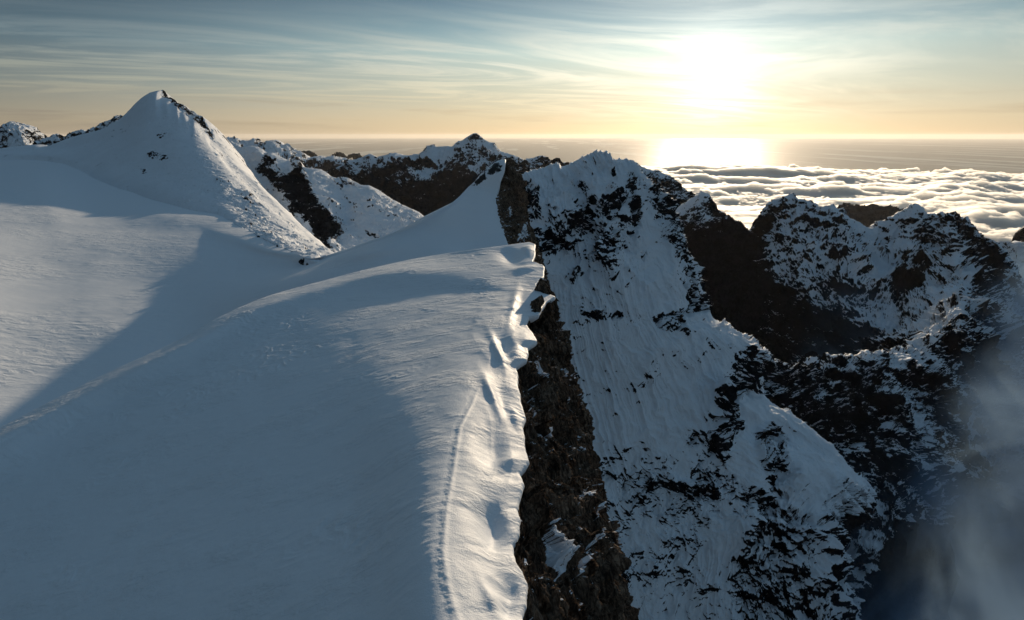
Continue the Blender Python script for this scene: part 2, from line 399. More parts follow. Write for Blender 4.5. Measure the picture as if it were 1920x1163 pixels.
# ================================================================== A: near snow ridge
CREST = [(-90,849),(0,802),(100,752),(200,700),(330,640),(420,590),(500,556),(600,528),(700,502),(800,481),(880,468),(950,459),(985,454)]
EDGE = [(985,452),(1003,458),(1003,478),(998,490),(1010,494),(1020,500),(1018,520),(1003,533),(1010,545),(1040,556),(1030,562),(1022,567),(1008,590),
        (990,592),(984,606),(996,622),(1007,640),(990,650),(985,672),(966,684),(970,700),(968,720),(975,750),(983,782),(977,800),(981,830),(989,862),(972,888),(979,905),(970,940),(966,952),(972,970),
        (968,1005),(958,1020),(962,1050),(978,1070),(985,1090),(984,1110),(980,1130),(975,1150),(985,1180),(990,1300)]
def edge_px(py):
    e = np.array(EDGE); o = np.argsort(e[:, 1]); return np.interp(py, e[o, 1], e[o, 0])
def snow_ridge():
    rz = [
     [(-90,1290,-92),(400,1260,-70),(700,1260,-56.5),(850,1260,-51),(905,1260,-51.8),(988,1260,-55)],
     [(-90,1120,-94),(350,1080,-75),(650,1060,-60.5),(826,1060,-51.5),(890,1060,-52.6),(980,1060,-56)],
     [(-90,1020,-95),(150,960,-86),(400,910,-75),(650,890,-63),(832,890,-52.3),(900,890,-53.5),(975,890,-56.5)],
     [(-90,950,-94),(150,840,-86),(350,780,-77.5),(600,755,-66),(780,750,-55.6),(858,775,-52.8),(910,765,-54),(975,760,-56.5)],
     [(-90,918,-91),(150,792,-84.8),(350,705,-77.4),(550,645,-69.2),(750,625,-60),(925,640,-54),(965,645,-54.6),(990,650,-56)],
     [(-90,890,-88),(150,764,-82.2),(350,668,-75.2),(500,600,-70),(700,556,-63.2),(850,548,-57.6),(960,552,-54.5),(1020,562,-55.5)],
     [(-90,868,-85.6),(150,744,-80.2),(350,646,-72.9),(500,573,-67.6),(650,530,-63.2),(740,513,-59),(900,507,-54.5),(1018,508,-53.5)],
     [(-90,849,-88.5),(0,802,-86.4),(200,700,-81),(330,640,-76),(420,590,-72.3),(500,556,-69.5),(600,528,-66),(700,502,-63),(800,481,-59.5),(900,466,-54),(985,454,-52)],
    ]
    n = 900; rows = []
    for r in rz:
        a = np.array(r, float)
        s = np.r_[0, np.cumsum(np.hypot(np.diff(a[:, 0]), np.diff(a[:, 1])))]; s /= s[-1]
        rows.append(pchip(s, a, np.linspace(0, 1, n)))
    rows = np.array(rows)
    v = np.array([0, 1.0, 1.9, 2.8, 3.6, 4.2, 4.6, 5.0]); nv = 800
    g = pchip(v, rows, np.linspace(0, 5, nv))
    px, py, z = g[..., 0].copy(), g[..., 1].copy(), g[..., 2]
    u = np.linspace(0, 1, n)[None, :]
    w = sst(u, .80, 1.0)
    px = px+w*(edge_px(py[:, -1:])-px[:, -1:])
    jag = 4*fbm(np.stack([py*.035, py*0, py*0], -1), 1, 4, .6, 77)
    px = px+jag*sst(u, .965, 1)
    D = DZ(py, z); g = P(px, py, D)
    # wind scoops and lips beside the edge (local, in metres)
    def bumpz(cx, cy, rx, ry, dz, rot=0):
        c, s_ = math.cos(R(rot)), math.sin(R(rot)); X = (px-cx)*c+(py-cy)*s_; Y = -(px-cx)*s_+(py-cy)*c
        return dz*np.exp(-(X/rx)**2-(Y/ry)**2)
    dz = 0
    for b in SCOOPS: dz = dz+bumpz(*b)*1.5
    dz = np.where(dz < 0, dz*(1-.8*sst(u, .95, 1)), dz)
    # soft drifts everywhere, sharper near the edge
    pos = g.copy()
    rimw = sst(px, 840, 930)*sst(py, 520, 600)
    q = pos+np.stack([fbm(pos, 14, 2, seed=81), fbm(pos, 14, 2, seed=82), 0*px], -1)*4
    dz = dz+fbm(q, 40, 3, .45, seed=80, an=(1,.6,0))*.5
    dz = dz+rimw*(ridged(q, 9, 3, .45, seed=84, an=(1,.3,0))*.22)
    # sastrugi fields
    sa = fbm(pos, 30, 3, seed=90); field = sst(sa+.35*poly_in(px, py, [(330,600),(560,560),(500,800),(420,860),(360,720)], 60)+.5*poly_in(px, py, [(880,525),(935,530),(930,562),(890,560)], 12), .12, .6)
    dz = dz+field*ridged(q, 3.2, 3, .5, seed=86, an=(.7,1.2,0))*.22
    dz = dz+(fbm(q, 4, 4, .6, seed=88, an=(.6,1,0)))*.07
    # old track and raised rim along the crest line
    tr = np.interp(py, [560,640,700,760,800,880,960,1040,1100,1170,1300], [975,925,905,880,858,845,830,824,832,852,880])
    dd = (px-tr)/(.5*F/np.maximum(D, 1)*1.4)
    dz = dz+sst(py, 690, 800)*(np.exp(-((dd-.6)/.55)**2)*.13-np.exp(-((dd+.7)/.5)**2)*.03+np.exp(-((dd+.1)/.6)**2)*.10*fbm(pos, .9, 3, .6, seed=7))
    # blocky snow on the crest rim, far left
    g[..., 2] += dz*sst(np.linspace(0, 1, nv), 1, .985)[:, None]*1.0
    # cornice lip: roll over and back under, to the right
    last = g[:, -1:]; sc = np.linspace(1, 1, nv)[:, None, None]
    lip = [last+np.array(o)*sc for o in ((.25,0,-.25),(.35,0,-.8),(.1,0,-1.5),(-1.2,0,-2.4),(-5,0,-4),(-9,0,-14))]
    g = np.concatenate([g]+lip, 1)
    # beyond the crest: falls away
    c = g[-1]; ext = [c+np.array(o) for o in ((0,1.0,-.25),(0,3,-1.2),(0,7,-3.5),(0,14,-8),(0,30,-20),(0,60,-60))]
    g = np.concatenate([g, np.array(ext)], 0)
    n_ = normals(g)
    rk = np.zeros(g.shape[:2])
    fl = n_[..., 2].mean() < 0
    return build('snow_slope', g, SNOW_NEAR, {'rock': rk}, flip=fl)
def snow_near_mat():
    m, k = new_mat('wind_packed_snow')
    pos = k.n.new('ShaderNodeNewGeometry').outputs['Position']
    warp = k.vmath('MULTIPLY', pos, (.7, 1.25, .3))
    n1 = k.noise(warp, .55, 6, .62, .5); n2 = k.noise(pos, 5.0, 4, .6); n3 = k.noise(warp, .09, 3, .5)
    pk = k.smooth(n3, .42, .66)
    h = k.math('ADD', k.math('MULTIPLY', n1, k.math('ADD', .35, k.math('MULTIPLY', pk, 1.6))), k.math('MULTIPLY', n2, .20))
    col = k.mix(n1, (.78,.82,.88,1), (.84,.87,.91,1))
    principled(k, col, .55, .15, bump(k, h, .30, 1.0))
    return m
SNOW_NEAR = snow_near_mat()
SCOOPS = [ # px, py, rx, ry, dz, rotation
 (922,975,30,56,-1.6,-18), (905,930,30,18,.3,30), (925,840,30,36,-1.2,-20), (950,862,20,14,.5,-30),
 (945,735,16,40,-1.1,-20), (925,745,8,40,.7,-25), (960,770,10,40,.5,-25), (960,700,16,16,-.8,0), (950,655,14,26,-1.0,-25),
 (935,660,7,34,.7,-25), (985,590,22,26,-1.6,0), (963,575,8,34,.6,12), (960,480,26,14,-1.6,20), (990,470,12,12,1.0,0),
 (985,505,30,6,.9,-8), (1000,530,16,8,-.6,0), (930,1090,34,30,-.6,0), (965,1105,20,24,-1.2,0), (955,1140,20,20,-1.0,0), (925,1130,12,50,.5,-25)]
root = bpy.data.objects.new('near_ridge', None); scene.collection.objects.link(root)
root['label'] = 'smooth wind packed snow ridge in the foreground ending at a brown rock cliff'; root['category'] = 'mountain ridge'; root['kind'] = 'structure'
snow_ridge().parent = root

def cliff():
    # far to near, just along the snow edge, then out to the outline of the cliff
    SIL = [(1004,452),(1006,470),(1006,490),(1018,497),(1030,520),(1036,540),(1040,555),(1042,572),(1052,600),(1066,640),(1072,680),(1088,712),(1097,745),(1099,790),(1102,830),
           (1106,870),(1122,905),(1133,930),(1143,955),(1148,990),(1155,1020),(1159,1060),(1156,1100),(1160,1163),(1168,1300)]
    E = np.array(EDGE, float); 
    ty = np.linspace(0, 1, 260)
    def along(L):
        a = np.array(L, float); s = np.r_[0, np.cumsum(np.abs(np.diff(a[:, 1]))+.15*np.abs(np.diff(a[:, 0])))]; s /= s[-1]
        return np.stack([np.interp(ty, s, a[:, 0]), np.interp(ty, s, a[:, 1])], 1)
    e = along(EDGE); s = along(SIL)
    # smooth heights of the edge: z about -52..-56 from far to near
    ze = np.interp(e[:, 1], [450,500,560,650,760,890,1060,1300], [-52.6,-53.9,-55.5,-56.2,-56.8,-57,-56.5,-55.4])-.35
    zs = np.interp(s[:, 1], [450,500,560,640,745,870,960,1060,1300], [-56,-58,-64,-72,-82,-86,-84,-80,-72])
    De = DZ(e[:, 1], ze); Ds = DZ(s[:, 1], zs)
    r1 = P(e[:, 0], e[:, 1], De); r3 = P(s[:, 0], s[:, 1], Ds)
    r0 = r1+np.array([-3, 0, 1.0-1.2]); r0b = r1+np.array([-10, 0, -2])
    r2 = (r1*.5+r3*.5)+np.array([1.0, 0, 1.2])
    r4 = r3+np.array([3, 1, -10]); r5 = r3+np.array([14, 4, -60]); r6 = r3+np.array([60, 10, -260])
    rows = np.array([r0b, r0, r1, r2, r3, r4, r5, r6])         # v across the cliff, u along it
    rows = pchip(np.linspace(0, 1, 260), rows.transpose(1, 0, 2), np.linspace(0, 1, 1100)).transpose(1, 0, 2)
    v = np.array([0, 1, 1.5, 4, 6.5, 7.5, 8.5, 9.5])
    vi = np.concatenate([np.linspace(0,1,6,endpoint=False), np.linspace(1,1.5,20,endpoint=False), np.linspace(1.5,6.5,330,endpoint=False), np.linspace(6.5,7.5,70,endpoint=False), np.linspace(7.5,9.5,60)])
    g = pchip(v, rows, vi)
    tap = np.clip(sst(vi, .9, 2.4), .22, 1)[:, None]*np.ones((1, g.shape[1]))
    px, py = proj(g)
    n0 = normals(g); flip = False
    if (n0[..., 0]).mean() < 0: n0 = -n0; flip = True
    sc = 1.0
    wx = np.stack([fbm(g, 8, 3, seed=201), fbm(g, 8, 3, seed=202), fbm(g, 8, 3, seed=203)], -1)
    q = g+wx*2.2
    dv = np.array([.25, -.45, -.85]); dv /= np.linalg.norm(dv); q = q-.62*(q@dv)[..., None]*dv
    big = ridged(q, 16, 3, .5, 210, (1, 1, 1))
    mid = ridged(q, 5.0, 4, .55, 220, (1, 1, 1)); fine = fbm(q, 1.6, 4, .6, 230)
    blk = np.floor((q[..., 2]*.8+q[..., 0]*.5+fbm(g, 10, 2, seed=240)*6)/1.6); 
    h = big*3.6+mid*1.3+fine*.25+facets(q, 6, 241, (1, 1, 1), .8, .3)*.6+facets(q, 2.4, 242, (1, 1, 1), 1.0, .4)*.8+facets(q, .95, 243, (1, 1, 1), 1.0, .4)*.8+ridged(q, .7, 3, .55, 246)*.16
    h = (h-4.2)*tap
    g2 = g+n0*h[..., None]
    n = normals(g2)*(-1 if flip else 1)
    nz = n[..., 2]
    bias = np.full(nz.shape, .66)
    J = 5
    wj = fbm(g, 3, 3, seed=250)*9; wk = fbm(g, 3, 3, seed=251)*9
    for poly, val in CLIFF_SNOW:
        bias = bias-val*poly_in(px+wj, py+wk, poly, 2.5)
    m = .5+(.60-nz)/.3*.5+bias+.25*fbm(g, 2, 3, seed=260)
    return build('rock_face', g2, M_CLIFF, {'rock': np.clip(m, -.5, 1.5)}, flip=flip, smooth=False)
CLIFF_SNOW = [
 ([(1058,965),(1070,968),(1078,985),(1090,1000),(1086,1015),(1080,1015),(1084,1045),(1076,1048),(1070,1020),(1062,990)],1.6),
 ([(1012,660),(1018,668),(1024,690),(1021,715),(1016,700)],1.6), ([(1018,720),(1024,735),(1020,765),(1013,775),(1015,745)],1.6),
 ([(990,612),(1000,620),(1008,634),(1004,638),(994,622)],1.6), ([(1035,800),(1044,803),(1044,820),(1038,828)],1.6),
 ([(1068,682),(1078,690),(1088,710),(1084,716),(1074,700)],1.6), ([(1104,910),(1110,908),(1113,920),(1105,924)],1.4),
 ([(1142,982),(1146,990),(1130,1012),(1112,1024),(1118,1008),(1132,998)],1.5), ([(1120,958),(1132,942),(1134,952),(1122,968)],1.5),
 ([(1106,1035),(1118,1030),(1114,1050),(1104,1068)],1.4), ([(1018,1148),(1034,1143),(1032,1158),(1024,1163)],1.5),
 ([(1110,890),(1116,902),(1118,918),(1113,905)],1.3), ([(1076,740),(1080,742),(1080,750),(1074,748)],1.3), ([(984,1044),(990,1044),(989,1052),(984,1055)],1.3)]
cliff().parent = root

# ================================================================== B/C: hump and glacier basin
CL = [(-90,296),(0,300),(60,301),(110,306),(160,325),(200,345),(250,362),(300,378),(360,395),(400,402),(440,420),(500,450),(540,468),(582,487)]
CLZ = [-64,-70,-71,-76,-96,-112,-121,-126,-131,-133,-135,-135,-131,-124]
def zrow(pts): return [(x, y, float(DZ(y, z))) for x, y, z in pts]
BSIL = [(640,472,590),(693,453,572),(727,442,562),(760,427,560),(795,407,565),(830,389,580),(860,373,600),(880,357,618),(890,341,628),(903,326,638),(920,310,645),(933,303,648),(941,300,650),(947,299,650)]
WEDGE_L = [(946,299),(943,318),(936,336),(934,350),(930,365),(934,385),(937,400),(941,420),(944,440),(950,458),(962,470)]
def basin():
    crow = zrow([(x, y, z) for (x, y), z in zip(CL, CLZ)])+BSIL
    rows = [
     zrow([(-90,900,-172),(200,780,-172),(420,660,-160),(600,590,-130)])+[(800,535,400),(900,510,425),(985,490,440)],
     zrow([(-90,800,-168),(200,670,-168),(400,585,-156),(600,518,-118)])+[(800,472,485),(900,458,508),(962,453,512)],
     zrow([(-90,650,-156),(150,580,-160),(350,540,-157),(520,512,-142)])+[(700,474,500),(830,438,530),(900,420,548),(947,427,548)],
     zrow([(-90,480,-131),(100,455,-138),(300,455,-144),(450,478,-145),(570,492,-132)])+[(700,458,552),(820,405,560),(895,360,602),(938,372,598)],
     crow, ('off',4,0,12,-6), ('off',4,0,40,-30), ('off',4,0,160,-190)]
    g, vi = loft(rows, 900, [30, 170, 200, 240, 20, 20, 14])
    # straighten the right-hand edge to the cliff line
    nz_ = g.shape[0]
    d = fbm(g, 220, 3, .45, seed=300, an=(1,1,0))*2.4+fbm(g, 40, 3, .5, seed=305, an=(1,.5,0))*.25
    near = 1-sst(proj(g)[0], 700, 900)
    sas = fbm(g, 12, 4, .6, seed=310, an=(.4,1,0))*.22*sst(fbm(g, 120, 2, seed=311), -.1, .5)
    g[..., 2] += d*near+sas*near
    qx, qy = proj(g); u_ = np.linspace(0, 1, g.shape[1])[None, :]
    W_ = np.array(WEDGE_L); tx = np.interp(qy[:, -1:], W_[:, 1], W_[:, 0])
    fr_ = (np.arange(g.shape[0]) <= 642)[:, None]
    qx = qx+np.where(fr_, sst(u_, .86, 1)*(tx-qx[:, -1:]+1.0), 0)
    g = P(qx, qy, g[..., 1])
    hx, hy = proj(g); hm = poly_in(hx, hy, [(860,360),(900,318),(945,292),(965,300),(950,330),(915,350),(885,372)], 14)*(np.arange(g.shape[0]) < 646)[:, None]
    g[..., 2] += hm*(fbm(g, 22, 4, .6, seed=322)*1.5+ridged(g, 34, 3, .5, 323)*.9)
    rkb = .1+hm*(.42+.75*fbm(g, 14, 5, .7, seed=325, an=(1,1,.6)))*poly_in(hx, hy, [(876,356),(902,322),(925,305),(948,296),(944,318),(925,330),(905,345)], 5)
    rkb = np.concatenate([rkb, rkb[:, -1:], rkb[:, -1:], rkb[:, -1:]], 1)
    last = g[:, -1:]
    g = np.concatenate([g, last+np.array((1,0,-1.)), last+np.array((1,0,-3.)), last+np.array((-6,0,-12.))], 1)
    fl = normals(g)[..., 2].mean() < 0
    return build('snow_basin', g, M_BASIN, {'rock': rkb}, flip=fl)
def basin_mat():
    m, k = new_mat('glacier_snow')
    pos = k.n.new('ShaderNodeNewGeometry').outputs['Position']
    warp = k.vmath('MULTIPLY', pos, (.5, 1.1, .3))
    n1 = k.noise(warp, .12, 7, .6, .4); n3 = k.noise(pos, .012, 3, .5)
    h = k.math('MULTIPLY', n1, k.math('ADD', .25, k.math('MULTIPLY', k.smooth(n3, .4, .65), 1.3)))
    at = k.n.new('ShaderNodeAttribute'); at.attribute_name = 'rock'
    f = k.smooth(k.math('ADD', at.outputs['Fac'], k.math('MULTIPLY', k.math('SUBTRACT', k.noise(pos, .5, 4, .6), .5), .4)), .44, .56)
    principled(k, k.mix(f, k.mix(n1, (.78,.82,.88,1), (.83,.86,.90,1)), (.03,.028,.028,1)), .55, .1, bump(k, h, .9, 1.0))
    return m
M_BASIN = basin_mat()
root2 = bpy.data.objects.new('snow_hump', None); scene.collection.objects.link(root2)
root2['label'] = 'smooth snow basin sweeping up to a sharp hump capped by a dark rock wedge'; root2['category'] = 'snow slope'; root2['kind'] = 'structure'
basin().parent = root2
def hump_cliff():
    l = np.array(WEDGE_L[:10], float)
    r = np.array([(962,301),(966,330),(966,350),(967,372),(976,390),(979,405),(983,420),(986,437),(990,450),(998,466)], float)
    t = np.linspace(0, 1, 10); tt = np.linspace(0, 1, 320)
    a = P(l[:, 0], l[:, 1], np.interp(l[:, 1], [309,372,427,458], [650,598,548,516])); b = P(r[:, 0], r[:, 1], np.interp(r[:, 1], [309,372,427,466], [655,612,566,530]))
    rows = np.array([a+np.array((-3,0,-7)), a+np.array((0,0,-.1)), a*.5+b*.5+np.array((1.5,0,.5)), b, b+np.array((6,4,-14)), b+np.array((40,10,-160))])
    rows = pchip(t, rows.transpose(1, 0, 2), tt).transpose(1, 0, 2)
    vi = np.concatenate([np.linspace(0,1,6,endpoint=False), np.linspace(1,3,130,endpoint=False), np.linspace(3,5,60)])
    g = pchip(np.arange(6.), rows, vi)
    n0 = normals(g); fl = n0[..., 0].mean() < 0
    if fl: n0 = -n0
    q = g+fbm(g, 20, 3, seed=401)[..., None]*4
    h = ridged(q, 26, 4, .55, 410, (1, 1, .4))*4.0+facets(q, 9, 421, (1, 1, .5))*.9+facets(q, 3.5, 422, (1, 1, .5))*.9
    h = h*np.clip(sst(vi, .9, 1.8), .25, 1)[:, None]
    g2 = g+n0*h[..., None]; n = normals(g2)*(-1 if fl else 1)
    px, py = proj(g)
    m = .5+(.55-n[..., 2])/.3*.5+.7+.3*fbm(g, 5, 3, seed=430)-1.5*poly_in(px, py, [(984,418),(991,440),(985,452),(970,455),(972,440)], 3)-1.3*poly_in(px, py, [(957,385),(960,400),(957,415),(954,400)], 2)
    return build('rock_wedge', g2, M_CLIFF, {'rock': np.clip(m, -.5, 1.5)}, flip=fl)
hump_cliff().parent = root2

# ================================================================== D: the white peak on the left
DS = [(-90,287,1944),(0,279,1970),(40,274,1970),(77,271,1970),(95,274,1968),(113,268,1949),(127,262,1949),(163,251,1930),(183,246,1912),(200,241,1902),(215,233,1890),(233,222,1888),(250,206,1887),(267,188,1884),(283,176,1881),(293,172,1877),(303,170,1875),(309,176,1872),(313,183,1862),(323,186,1850),(332,193,1838),(343,196,1824),(350,203,1812),(358,206,1799),(368,214,1784),(375,216,1772),(381,226,1751),(389,240,1727),(397,250,1705),(403,262,1675),(414,274,1641),(428,296,1588),(450,318,1498),(478,345,1409),(505,372,1321),(535,402,1222),(565,430,1125),(592,455,1028),(622,474,954),(640,484,917)]
def white_peak():
    base = zrow([(x, y, z) for (x, y), z in zip(CL, CLZ)]+[(612,492,-122)])
    mid = [(-90,292,1800),(60,290,1750),(150,300,1640),(220,310,1490),(290,318,1370),(340,335,1256),(400,360,1135),(450,390,1038),(500,422,953),(560,458,848),(622,486,802)]
    up = [(-90,289,1890),(60,282,1860),(140,275,1800),(220,262,1695),(280,235,1650),(320,240,1604),(360,265,1511),(405,300,1395),(440,335,1274),(490,385,1122),(545,430,990),(590,462,893),(632,480,838)]
    rows = [('off',2,0,-40,-60), ('off',2,0,-6,-8), base, mid, up, DS, ('off',5,10,30,-18), ('off',5,40,140,-120)]
    g, vi = loft(rows, 1100, [6, 6, 170, 130, 150, 16, 12], smooth_u=True)
    fr = (0, 6+6+170+130+150+4)
    rock = [([(275,290),(285,280),(312,290),(318,298),(290,300),(278,300)],.95,5), ([(264,318),(272,316),(278,322),(268,327)],.9,4), ([(290,252),(305,248),(316,244),(318,254),(300,262)],.6,6),
            ([(358,252),(372,250),(370,262),(360,262)],.5,5),
            ([(303,168),(345,192),(380,214),(404,250),(398,262),(370,228),(335,205),(305,182)],.95,5),
            ([(392,318),(420,330),(470,372),(500,420),(545,462),(590,478),(560,478),(500,455),(462,430),(440,390),(400,335)],.42,10),
            ([(440,330),(470,352),(520,410),(560,440),(610,470),(575,470),(520,440),(470,390)],.2,10)]
    sz = np.clip(sst(proj(g)[0], 240, 420), .12, 1)
    return terrain('white_peak_mountain', g, vi, M_WP, 110, 8*sz, 1.8*sz, cover=.02, w=.3, polys=rock, nfac=.55, seed=500, an=(1,1,.8), front=fr, base=-.20, nsize=22, gain=.58, octs=8, fac=.18, jit=5,
        taper=np.clip(sst(vi, vi[0], vi[60]), 0, 1)[:, None], 
        label='smooth white pyramid peak with a few small black outcrops at upper left', cat='mountain', kind='structure')
M_WP = mountain_mat('peak_snow_rock', 3.5, bd=2.5, snowb=.12)
white_peak()
def back_peaks():
    S = [(-60,300,3300),(-10,276,3250),(0,266,3200),(12,246,3200),(20,231,3200),(24,233,3200),(30,230,3200),(38,232,3200),(47,236,3200),(50,234,3200),(58,238,3180),(63,246,3150),(70,256,3150),(78,270,3150),(90,290,3150)]
    rows = [S, [(-60,320,3000),(0,296,2900),(20,275,2850),(45,272,2800),(65,280,2850),(95,300,2900)], [(-60,420,2600),(0,400,2500),(40,390,2450),(95,420,2600)]]
    rows = [('off',2-0,0,0,0)] and [('off',1,0,250,-260), S, rows[1], rows[2]]
    g, vi = loft(rows, 260, [30, 100, 60], smooth_u=False)
    terrain('rocky_peak_mountain', g, vi, M_FAR, 120, 16, 9, ridge=30, thr=.45, w=.3, nfac=.6, seed=540, base=.12, nsize=60,
        label='small craggy peak half rock half snow at the far left edge', cat='mountain', kind='structure')
    S = [(70,285,2900),(77,264,2800),(90,258,2800),(107,253,2800),(116,255,2780),(122,261,2780),(130,255,2750),(147,246,2750),(158,244,2720),(166,247,2700),(175,242,2680),(183,239,2680),(195,230,2650),(207,226,2640),(223,217,2620),(229,221,2620),(236,232,2600),(250,250,2600)]
    rows = [('off',1,0,200,-200), S, [(x, y+26, d-160) for x, y, d in S], [(x, y+80, d-400) for x, y, d in S]]
    g, vi = loft(rows, 420, [20, 60, 30], smooth_u=False)
    terrain('crag_mountain', g, vi, M_FAR, 110, 16, 8, ridge=20, thr=.62, w=.3, nfac=.5, seed=560, base=.12, nsize=40,
        label='low dark rocky crest running up behind the shoulder of the white peak', cat='mountain ridge', kind='structure')
back_peaks()

# ================================================================== E: snow ridge with the black rock band
def banded_ridge():
    S = [(395,300,2350),(428,288,2300),(445,279,2300),(460,276,2300),(472,274,2300),(482,276,2280),(494,283,2250),(503,289,2250),(510,287,2220),(518,290,2220),(530,297,2200),(545,302,2180),(553,300,2150),(562,303,2150),(570,314,2140),(585,316,2120),(600,318,2100),(612,324,2080),(622,332,2060),(636,334,2050),(645,332,2040),(660,338,2030),(676,346,2020),(690,347,2010),(706,355,2000),(722,366,1980),(738,376,1960),(752,383,1950),(772,392,1930),(797,406,1900),(840,432,1850)]
    r1 = [(440,350,2050),(480,330,2050),(520,330,2000),(560,345,1920),(600,350,1850),(640,362,1850),(690,375,1820),(740,398,1800),(790,420,1760),(840,450,1720)]
    r2 = [(470,390,1800),(520,390,1750),(560,395,1650),(600,395,1640),(625,420,1580),(650,410,1700),(690,420,1640),(740,435,1600),(790,450,1560),(830,470,1540)]
    r3 = [(520,440,1550),(560,440,1500),(600,450,1400),(625,470,1380),(640,455,1500),(680,460,1480),(740,470,1460),(820,490,1400)]
    r4 = [(560,500,1300),(620,510,1200),(700,520,1250),(820,540,1250)]
    rows = [('off',2,20,400,-420), ('off',2,5,60,-40), S, r1, r2, r3, r4]
    g, vi = loft(rows, 800, [16, 20, 110, 150, 150, 60], smooth_u=True)
    polys = [([(497,292),(515,300),(500,318),(530,330),(560,318),(575,330),(590,370),(612,395),(632,420),(637,440),(612,446),(600,440),(575,415),(560,400),(545,385),(535,365),(515,345),(492,325),(478,318)],1.15,7),
             ([(585,425),(612,440),(625,470),(618,478),(600,470),(582,450)],.9,6), ([(545,302),(560,300),(570,318),(556,320)],.9,5), ([(636,332),(660,340),(680,352),(662,352),(640,345)],.9,4),
             ([(612,330),(640,348),(655,370),(668,386),(655,376),(635,352)],.55,5), ([(684,428),(700,432),(714,446),(706,446),(690,438)],.95,3),
             ([(520,410),(560,440),(600,475),(560,465),(530,440)],.35,10), ([(660,345),(797,406),(760,420),(700,400),(660,375)],.12,12)]
    terrain('banded_snow_mountain', g, vi, M_E, 150, 17, 9, ridge=36, cover=.05, w=.3, polys=polys, nfac=.62, seed=600, front=(36, 9999), base=-.12, nsize=26, gain=.58, octs=8, fac=.3, jit=5, an=(1,1,.7),
        label='snow ridge left of centre crossed by a broad band of black rock', cat='mountain ridge', kind='structure')
M_E = mountain_mat('band_snow_rock', 4, bd=3)
banded_ridge()

# ================================================================== F/G: dark far ridges
def far_ridges():
    S = [(395,246,9000),(402,252,9000),(411,253,9000),(422,262,9000),(433,259,9000),(447,260,9000),(455,265,9000),(470,264,9000),(481,260,9000),(487,269,9000),(496,270,9000),(509,265,9000),(519,263,9000),(527,267,9000),(533,273,9000),(542,272,9000),(553,281,9000),(566,285,9100),(582,295,9200),(597,292,9300),(610,295,9300),(627,293,9300),(641,296,9300),(658,301,9300),(690,312,9300)]
    rows = [('off',1,0,900,-900), S, [(x, y+14, 8300) for x, y, d in S], [(x, y+60, 6500) for x, y, d in S]]
    g, vi = loft(rows, 420, [16, 50, 50], smooth_u=False)
    terrain('long_dark_mountain', g, vi, M_VFAR, 500, 70, 50, ridge=16, thr=.62, w=.3, nfac=.4, seed=640, base=.0, zline=(-520, -260, 1.0, 130), nsize=200, jit=2,
        label='long low dark ridge with snow patches on the horizon right of the white peak', cat='mountain ridge', kind='structure')
    for x0, y0, w_, h_ in ((578,283,13,5),(638,289,13,4),(664,289,9,3)):
        S = [(x0-w_,y0+h_,16000),(x0-w_*.4,y0+h_*.3,16000),(x0-2,y0,16000),(x0+w_*.4,y0+h_*.4,16000),(x0+w_,y0+h_,16000)]
        rows = [('off',1,0,900,-500), S, [(x, y+6, 15000) for x, y, d in S]]
        g, vi = loft(rows, 40, [8, 16])
        terrain('islet_mountain', g, vi, M_VFAR, 900, 60, 60, thr=.9, nfac=.2, seed=660+x0, base=.8,
            label={578:'largest and leftmost of three tiny dark peaks poking out of far cloud',638:'middle one of three tiny dark peaks poking out of far cloud',664:'smallest and rightmost of three tiny dark peaks poking out of far cloud'}[x0], cat='mountain', kind='structure', group='tiny peaks above the far cloud')
def centre_mountain():
    S = [(560,340,6000),(600,330,6000),(617,323,6000),(632,314,6000),(645,306,5900),(660,299,5900),(675,297,5900),(693,290,5800),(700,293,5800),(707,297,5800),(722,293,5700),(743,287,5600),(755,290,5600),(767,291,5500),(780,290,5500),(793,291,5500),(796,282,5450),(801,275,5400),(813,273,5400),(820,276,5400),(832,274,5400),(847,275,5350),(855,271,5350),(863,267,5300),(870,264,5300),(880,257,5300),(887,253,5300),(893,251,5300),(900,256,5300),(908,263,5250),(916,266,5250),(927,268,5250),(933,275,5200),(940,283,5200),(950,286,5150),(962,291,5100),(975,297,5100),(985,301,5000),(990,299,5000),(1000,296,5000),(1010,291,5000),(1017,290,5000),(1024,293,4950),(1030,299,4950),(1040,302,4900),(1060,306,4900),(1100,318,4900)]
    r1 = [(560,352,5500),(640,330,5400),(700,312,5300),(750,310,5000),(800,305,4800),(850,296,4850),(885,280,4950),(930,295,4750),(980,318,4700),(1030,318,4700),(1100,335,4700)]
    r2 = [(560,370,5000),(640,350,4700),(700,345,4500),(770,325,4300),(800,330,4350),(850,330,4450),(900,310,4500),(950,335,4400),(1000,345,4400),(1100,365,4400)]
    r3 = [(560,420,4200),(700,400,3800),(800,390,3800),(900,370,3900),(1000,385,4000),(1100,400,4000)]
    r4 = [(560,520,3200),(800,500,3000),(1100,500,3000)]
    rows = [('off',1,0,700,-900), S, r1, r2, r3, r4]
    g, vi = loft(rows, 900, [16, 90, 90, 90, 40], smooth_u=False)
    polys = [([(815,278),(860,275),(850,300),(820,305),(770,303),(790,292)],-.55,6),
             ([(768,322),(800,312),(830,318),(815,330),(775,332)],-.4,6), ([(690,300),(730,300),(745,312),(700,316)],-.25,5)]
    terrain('dark_central_mountain', g, vi, M_G, 420, 90, 70, cover=.42, ridge=16, w=.28, polys=polys, nfac=.4, gain=.6, octs=8, fac=.3, seed=680, base=-.05, zline=(-430, -190, .85, 90), nsize=120, front=(10, 9999), jit=3,
        label='dark mountain with a snowy pyramid summit standing on the horizon at centre', cat='mountain', kind='structure')
M_G = mountain_mat('dark_snow_rock', 9, bd=8, rock_a=(.010,.014,.020), rock_b=(.035,.045,.06))
far_ridges(); centre_mountain()

